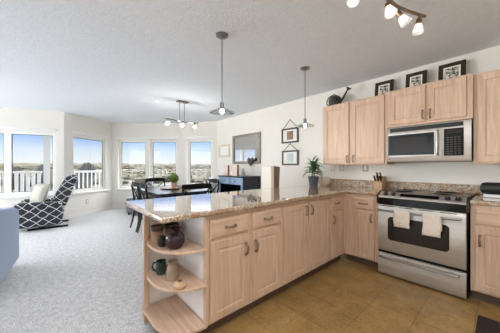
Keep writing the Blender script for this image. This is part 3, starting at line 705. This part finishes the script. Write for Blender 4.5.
# ------------------------------------------------------------------ console and what stands on it
cx0, cx1, cy0, cy1 = -4.42, -3.56, 2.97, 3.47
cs = thing('console_desk', 'black console desk with two pale blue drawers below the mirror', 'desk', ((cx0 + cx1) / 2, cy0, 0))
W = cx1 - cx0; D = cy1 - cy0
mk('desk_top', 'black_wood', lambda bm: box(bm, -W / 2 - .03, W / 2 + .005, -.02, D, .985, 1.01), cs, bevel=0.004)
mk('side_panel', 'black_wood', lambda bm: box(bm, W / 2 - .03, W / 2, .0, D, 0, .9845), cs, bevel=0.002)
mk('side_panel', 'black_wood', lambda bm: box(bm, -W / 2, -W / 2 + .03, .0, D, 0, .9845), cs, bevel=0.002)
mk('back_board', 'black_wood', lambda bm: box(bm, -W / 2 + .031, W / 2 - .031, D - .02, D, .3, .9845), cs)
mk('apron', 'slate_paint', lambda bm: box(bm, -W / 2 + .031, W / 2 - .031, .012, D - .021, .83, .9845), cs)
mk('leg_facing', 'slate_paint', lambda bm: box(bm, W / 2 - .055, W / 2 - .001, -.012, -.001, 0, .9845), cs, bevel=0.002)
mk('leg_facing', 'slate_paint', lambda bm: box(bm, -W / 2 + .001, -W / 2 + .055, -.012, -.001, 0, .9845), cs, bevel=0.002)
for a, b in ((-W / 2 + .06, -.008), (.008, W / 2 - .06)):
    dd = mk('drawer', 'slate_paint', lambda bm: box(bm, a, b, -.008, .0115, .84, .97), cs, bevel=0.004)
    mk('knob', 'black_plastic', lambda bm: tube(bm, [((a + b) / 2, -.008, .905), ((a + b) / 2, -.032, .905)], [.008, .014], 10), dd, smooth=True)
for x, w, h, lab in ((-4.315, .16, .235, 'small pale canvas standing on the console, nearer the white framed print'), (-3.985, .19, .24, 'small pale canvas standing on the console next to the grey vase')):
    c = thing('canvas_print', lab, 'picture', (x, 3.10, 1.0105), 0, 'pale canvases on the console')
    mk('canvas', 'canvas', lambda bm: box(bm, -w / 2, w / 2, -.02, .018, 0, h), c, bevel=0.003)
    mk('side_batten', 'stool_wood', lambda bm: box(bm, w / 2 + .0005, w / 2 + .014, -.022, .02, 0, h), c)
tag(mk('vase', 'vase_grey', lambda bm: lathe(bm, [(0, 0), (.03, 0), (.045, .04), (.04, .09), (.02, .13), (.028, .165), (.02, .165), (.012, .13), (0, .1)], (-3.74, 3.12, 1.0105)), smooth=True), 'slim grey vase on the console end by the heart', 'vase')

# ------------------------------------------------------------------ dining set
tb = thing('dining_table', 'black rectangular dining table in the window bay', 'table', (-4.65, 1.90, 0))
mk('tabletop', 'black_wood', lambda bm: box(bm, -.8, .8, -.52, .52, .715, .75), tb, bevel=0.006)
mk('apron', 'black_wood', lambda bm: frm2(bm), tb) if False else None
def apron(bm):
    for q in ((-.72, .72, -.45, -.43), (-.72, .72, .43, .45), (-.72, -.70, -.43, .43), (.70, .72, -.43, .43)): box(bm, *q, .63, .7145)
mk('apron', 'black_wood', apron, tb)
for sx in (-1, 1):
    for sy in (-1, 1):
        mk('leg', 'black_wood', lambda bm: lathe(bm, [(0, 0), (.022, 0), (.028, .08), (.034, .45), (.03, .52), (.04, .56), (.04, .63), (0, .63)], (sx * .68, sy * .41, 0), 14), tb, smooth=True)
def xchair(label, loc, rz, w=.46):
    c = thing('dining_chair', label, 'chair', loc, rz, 'black cross-back dining chairs'); h = w / 2
    mk('seat', 'black_paint', lambda bm: prism(bm, [(-h, .20), (-h * .88, -.20), (h * .88, -.20), (h, .20)], .44, .472), c, bevel=0.008)
    for s in (-1, 1):
        mk('leg', 'black_paint', lambda bm: tube(bm, [(s * (h - .03), .17, 0), (s * (h - .03), .17, .44)], [.014, .019], 8), c, smooth=True)
        mk('leg', 'black_paint', lambda bm: tube(bm, [(s * (h - .02), -.275, 0), (s * (h - .02), -.235, .15), (s * (h - .025), -.205, .32), (s * (h - .025), -.20, .46), (s * (h - .02), -.215, .66), (s * (h - .015), -.25, .86)], [.015, .018, .02, .02, .018, .016], 8), c, smooth=True)
        mk('cross_brace', 'black_paint', lambda bm: tube(bm, [(-s * (h - .03), -.208, .50), (0, -.222 - .008 * s, .66), (s * (h - .03), -.238, .83)], .012, 8, 0.7), c, smooth=True)
    def rail(bm):
        n = 8; pr = []
        for k in range(n + 1):
            u = -1 + 2 * k / n; y = -.262 + .03 * u * u
            pr.append([bm.verts.new(p) for p in ((u * h, y - .011, .835), (u * h, y + .011, .835), (u * h, y + .007, .93 - .012 * u * u), (u * h, y - .015, .93 - .012 * u * u))])
        for A, B in zip(pr, pr[1:]):
            for k in range(4): bm.faces.new((A[k], A[(k + 1) % 4], B[(k + 1) % 4], B[k]))
        bm.faces.new(pr[0][::-1]); bm.faces.new(pr[-1])
    mk('top_rail', 'black_paint', rail, c, bevel=0.004)
    mk('stretcher', 'black_paint', lambda bm: (tube(bm, [(-(h - .03), .17, .2), (h - .03, .17, .2)], .009, 8), tube(bm, [(-(h - .03), .17, .24), (-(h - .022), -.22, .24)], .009, 8), tube(bm, [((h - .03), .17, .24), ((h - .022), -.22, .24)], .009, 8)), c)
    return c
xchair('black cross-back chair at the table end facing the peninsula, its back turned to the kitchen', (-3.72, 1.90, 0), PI / 2, .56)
xchair('black cross-back chair at the window end of the dining table', (-5.72, 2.06, 0), -PI / 2, .5)
xchair('black cross-back chair on the carpet side of the table, beside the grey slipper chair', (-4.76, 1.50, 0), 0, .43)
xchair('black cross-back chair on the carpet side of the table, beside the peninsula end', (-4.29, 1.50, 0), 0, .43)
xchair('black cross-back chair between the dining table and the console desk', (-4.5, 2.64, 0), PI, .42)
def slipper(label, loc, rz):
    c = thing('slipper_chair', label, 'chair', loc, rz, 'grey upholstered chairs in the bay')
    mk('seat', 'ottoman', lambda bm: box(bm, -.27, .27, -.28, .28, .06, .42), c, bevel=0.03, seg=3)
    mk('backrest', 'pale_trellis', lambda bm: prism_x(bm, [(-.28, .43), (-.15, .43), (-.23, .93), (-.33, .93)], -.27, .27), c, bevel=0.025, seg=3)
    for sx in (-1, 1):
        for sy in (-1, 1): mk('leg', 'black_paint', lambda bm: box(bm, sx * .22 - .02, sx * .22 + .02, sy * .22 - .02, sy * .22 + .02, 0, .0595), c)
slipper('grey upholstered armless chair with pale patterned back under the bay window, by the table', (-6.49, 1.80, 0), math.radians(165))
slipper('grey upholstered armless chair with pale patterned back, near the console desk', (-5.12, 2.92, 0), math.radians(160))
ls = thing('lazy_susan', 'round dark wood tray in the middle of the dining table', 'tray', (-4.61, 1.90, .7505))
mk('tray', 'tray_wood', lambda bm: lathe(bm, [(0, .012), (.19, .012), (.20, .02), (.20, .032), (.19, .032), (.185, .026), (0, .026)], n=40), ls, smooth=True)
mk('turntable', 'black_plastic', lambda bm: lathe(bm, [(0, 0), (.09, 0), (.09, .0118), (0, .0118)]), ls)
tag(mk('coaster_board', 'block_wood', lambda bm: lathe(bm, [(0, 0), (.10, 0), (.104, .006), (.10, .012), (0, .012)], (-4.20, 2.02, .7505), 32), smooth=True), 'small round tan board on the table near the head chair', 'board')
bx = thing('topiary', 'round green boxwood ball in a pale clay pot on the tray', 'plant', (-4.56, 1.95, .777))
mk('pot', 'terracotta', lambda bm: lathe(bm, [(0, 0), (.045, 0), (.06, .085), (.066, .087), (.066, .10), (.056, .10), (.05, .085), (0, .08)]), bx, smooth=True)
def ball(bm):
    r_ = random.Random(5); c = Vector((0, 0, .195)); R = .100
    bmesh.ops.create_icosphere(bm, subdivisions=3, radius=R * .9, matrix=Matrix.Translation(c))
    for k in range(900):
        z = r_.uniform(-1, 1); a = r_.uniform(0, 2 * PI); q = math.sqrt(1 - z * z); n = Vector((q * math.cos(a), q * math.sin(a), z))
        p = c + n * R * r_.uniform(.86, 1.0); t_ = n.orthogonal().normalized(); t_ = Matrix.Rotation(r_.uniform(0, 6.28), 3, n) @ t_; b_ = n.cross(t_)
        s = .011; e = n * r_.uniform(.0, .01)
        bm.faces.new([bm.verts.new(v) for v in (p - t_ * s * .5, p + b_ * s * .5 + e, p + t_ * s * .8 + e, p - b_ * s * .5)])
mk('foliage', 'boxwood', ball, bx)

# counter stool with tall back, on the dining side of the peninsula
st = thing('counter_stool', 'cream upholstered high-back stool with brown frame behind the peninsula', 'stool', (-2.62, 2.70, 0), math.radians(-24))
mk('backrest', 'linen', lambda bm: box(bm, -.21, .21, -.02, .04, .66, 1.225), st, bevel=0.015, seg=3)
mk('back_shell', 'stool_wood', lambda bm: prism_x(bm, [(.041, .60), (.11, .60), (.14, 1.21), (.041, 1.225)], -.21, .215), st, bevel=0.008)
mk('seat', 'linen', lambda bm: box(bm, -.21, .21, -.40, -.021, .60, .67), st, bevel=0.02, seg=3)
for sx in (-1, 1):
    mk('leg', 'stool_wood', lambda bm: box(bm, sx * .18 - .02, sx * .18 + .02, .042, .082, 0, .5995), st, bevel=0.003)
    mk('leg', 'stool_wood', lambda bm: box(bm, sx * .18 - .02, sx * .18 + .02, -.38, -.34, 0, .5995), st, bevel=0.003)
mk('footrest', 'stool_wood', lambda bm: box(bm, -.159, .159, -.37, -.35, .2, .23), st)

# ------------------------------------------------------------------ recliner, sofa, rug
rc = thing('recliner', 'black recliner patterned with white diamond lines by the balcony window', 'armchair', (-6.25, -.07, 0), math.radians(-4))
# local: front = -y, chair's own flank toward the kitchen = +x
def arm(bm, x0, x1): prism_x(bm, [(-.36, .07), (.30, .07), (.33, .30), (.30, .52), (-.30, .55), (-.36, .53), (-.38, .46)], x0, x1)
mk('seat_body', 'trellis', lambda bm: box(bm, -.26, .26, -.36, .30, .07, .36), rc, bevel=0.02)
mk('seat_cushion', 'trellis', lambda bm: box(bm, -.255, .255, -.40, .22, .362, .47), rc, bevel=0.04, seg=4)
mk('armrest', 'trellis', lambda bm: arm(bm, .262, .40), rc, bevel=0.04, seg=4)
mk('armrest', 'trellis', lambda bm: arm(bm, -.40, -.262), rc, bevel=0.04, seg=4)
mk('backrest', 'trellis', lambda bm: prism_x(bm, [(.12, .475), (.24, .475), (.36, .40), (.46, .70), (.56, .99), (.55, 1.03), (.46, 1.05), (.36, 1.0), (.22, .72)], -.30, .30), rc, bevel=0.04, seg=4)
mk('rocker_base', 'black_paint', lambda bm: (box(bm, -.30, -.24, -.20, .40, 0, .03), box(bm, .24, .30, -.20, .40, 0, .03), box(bm, -.24, .24, -.05, .05, .03, .0695)), rc, bevel=0.004)
def pillow(bm, h=.205, t=.075, n=14):
    for sg in (-1, 1):
        g = [[bm.verts.new((h * u * (1 - .07 * (1 - v * v)), sg * t * ((1 - u ** 4) * (1 - v ** 4)) ** .6, h * v * (1 - .07 * (1 - u * u)))) for v in [-1 + 2 * j / n for j in range(n + 1)]] for u in [-1 + 2 * i / n for i in range(n + 1)]]
        for i in range(n):
            for j in range(n): bm.faces.new((g[i][j], g[i + 1][j], g[i + 1][j + 1], g[i][j + 1]))
    bmesh.ops.remove_doubles(bm, verts=bm.verts, dist=1e-5)
pw = mk('cushion', 'pillow', pillow, smooth=True)
pw.location = (-6.12, -.12, .69); pw.rotation_euler = (math.radians(-18), 0, math.radians(26))
tag(pw, 'pale beige throw cushion on the seat of the patterned recliner', 'cushion')

sf = thing('sofa', 'light blue upholstered sofa at the carpet edge, facing the windows', 'sofa', (-3.45, -.315, 0), math.radians(-5))
# local: flank toward the carpet = +y at y=0, front toward -x
mk('armrest', 'sofa', lambda bm: prism_y(bm, [(-.62, .06), (.42, .06), (.44, .70), (.30, .79), (-.45, .735), (-.60, .70)], -.22, 0), sf, bevel=0.05, seg=4)
mk('seat_body', 'sofa', lambda bm: box(bm, -.58, .40, -2.0, -.221, .06, .30), sf, bevel=0.03)
for i in range(2): mk('seat_cushion', 'sofa', lambda bm: box(bm, -.60, .15, -1.1 - .88 * i, -.23 - .88 * i, .301, .46), sf, bevel=0.04, seg=3)
mk('backrest', 'sofa', lambda bm: box(bm, .16, .42, -2.0, -.225, .305, .86), sf, bevel=0.06, seg=4)
mk('armrest', 'sofa', lambda bm: box(bm, -.60, .42, -2.22, -2.005, .06, .70), sf, bevel=0.05, seg=4)
for sx in (-.5, .34):
    for sy in (-.1, -2.1): mk('leg', 'black_paint', lambda bm: lathe(bm, [(0, 0), (.022, 0), (.03, .0595), (0, .0595)], (sx, sy, 0), 12), sf)
rg_ = mk('rug', 'rug', lambda bm: box(bm, -.15, .75, 2.0, 2.62, .0005, .012), bevel=0.004)
tag(rg_, 'dark brown mat on the tile floor before the cabinet under the black speaker', 'rug')
# outlet below the bay window
e = (Vector((*PB, 0)) - Vector((*PA, 0))).normalized(); n = Vector((-e.y, e.x, 0))
pp = Vector((*PA, .33)) + e * .58 - n * .002
ol = thing('wall_outlet', 'small white outlet plate under the bay window, behind the recliner', 'outlet', pp, math.atan2(e.y, e.x))
mk('plate', 'grey_plate', lambda bm: box(bm, -.036, .036, -.006, 0, -.058, .058), ol, bevel=0.002)
mk('socket', 'white_plastic', lambda bm: box(bm, -.017, .017, -.009, -.0065, -.034, .034), ol)

# ------------------------------------------------------------------ balcony and the view
struct('ceiling_balcony', 'trim', lambda bm: prism(bm, [(-8.25, -3.6), (-6.99, .35), (-7.72, 1.46), (-8.0, 1.9), (-9.2, 1.9), (-8.9, -.2), (-10.0, -3.6)], 2.62, 2.78))
struct('floor_balcony', 'deck', lambda bm: prism(bm, [(-8.45, -3.0), (-6.99, .35), (-7.72, 1.46), (-8.0, 1.9), (-9.2, 1.9), (-8.9, -.2), (-9.9, -3.0)], -.25, -.12))
def railing(name, label, A, B, n, bw):
    A = Vector((*A, 0)); B = Vector((*B, 0)); e = B - A; L = e.length; r = thing(name, label, 'railing', (A.x, A.y, 0), math.atan2(e.y, e.x), 'balcony railings')
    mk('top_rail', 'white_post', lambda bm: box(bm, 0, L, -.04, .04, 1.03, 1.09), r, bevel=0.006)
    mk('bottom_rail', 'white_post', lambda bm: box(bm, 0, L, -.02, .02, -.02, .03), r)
    for k in range(n):
        x = (k + .5) * L / n
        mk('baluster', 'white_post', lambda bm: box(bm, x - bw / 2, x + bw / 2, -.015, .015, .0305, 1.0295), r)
    for k in (0, 1): mk('post', 'white_post', lambda bm: box(bm, k * L - .04, k * L + .04, -.04, .04, -.12, 1.02), r) if False else None
    return r
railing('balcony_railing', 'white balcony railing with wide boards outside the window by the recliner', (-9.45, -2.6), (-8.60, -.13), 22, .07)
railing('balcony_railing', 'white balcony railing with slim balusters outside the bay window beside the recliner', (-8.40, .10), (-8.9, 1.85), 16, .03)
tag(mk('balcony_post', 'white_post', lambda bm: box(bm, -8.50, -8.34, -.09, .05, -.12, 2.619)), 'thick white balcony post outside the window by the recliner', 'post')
struct('ground', 'grass', lambda bm: prism(bm, [(-2500, -2500), (300, -2500), (300, 2500), (-2500, 2500)], -13, -12))
rnd = random.Random(11)
def blob(bm, p, r, h, k=2):
    m = Matrix.Translation(p) @ Matrix.Diagonal((r, r, h, 1))
    ret = bmesh.ops.create_icosphere(bm, subdivisions=k, radius=1.0, matrix=m)
    for v in ret['verts']: v.co += Vector((rnd.uniform(-1, 1) * r * .22, rnd.uniform(-1, 1) * r * .22, rnd.uniform(-1, 1) * h * .18))
def woods(bm):
    for k in range(2600):
        a = math.radians(rnd.uniform(95, 215)); R = rnd.uniform(190, 900); h = rnd.uniform(3, 6.5)
        x, y = R * math.cos(a), R * math.sin(a)
        if rnd.random() < .25: continue
        blob(bm, (x, y, -12 + h * .45), h * rnd.uniform(.7, 1.2), h * .6, 1)
    for k in range(260):
        a = math.radians(95 + 120 * k / 260); blob(bm, (1400 * math.cos(a), 1400 * math.sin(a), -8), 60, rnd.uniform(20, 26), 2)
wd = mk('woodland', 'brush', woods); wd['kind'] = 'stuff'; tag(wd, 'grey brown winter woodland stretching to the horizon outside the windows', 'trees')
def tree(name, mat, label, x, y, h, r, group):
    t_ = thing(name, label, 'tree', (x, y, -12), 0, group)
    mk('trunk', 'soil', lambda bm: tube(bm, [(0, 0, 0), (0.1, 0, h * .5)], [.3, .15], 8), t_)
    def crown(bm):
        for k in range(9):
            a = rnd.uniform(0, 6.28); q = rnd.uniform(0, r * .55); blob(bm, (q * math.cos(a), q * math.sin(a), h * rnd.uniform(.45, .85)), r * .6, h * .2, 2)
    mk('crown', mat, crown, t_)
for k in range(6):
    a = math.radians(174.5 + 3.2 * k); R = (74, 96, 80, 100, 76, 98)[k]
    tree('dark_tree', 'evergreen', 'dark tree beyond the balcony railing', R * math.cos(a), R * math.sin(a), rnd.uniform(13.0, 14.6), 2.1, 'dark trees beyond the balcony')
for k in range(12):
    a = math.radians(126 + 2.5 * k); R = 84 + 34 * (k % 2) + 10 * (k % 3)
    tree('bare_tree', 'brush', 'bare grey brown tree beyond the bay windows', R * math.cos(a), R * math.sin(a), rnd.uniform(9.0, 11.8), 2.2, 'bare trees beyond the bay')
hb = thing('house', 'low house with a pale pinkish roof below the bay windows', 'building', (-72, 42, -12), math.radians(60))
mk('walls', 'house_wall', lambda bm: box(bm, -9, 9, -5, 5, 0, 4), hb)
mk('roof', 'roof', lambda bm: prism_x(bm, [(-6, 3.9), (6, 3.9), (0, 7.2)], -10, 10), hb)
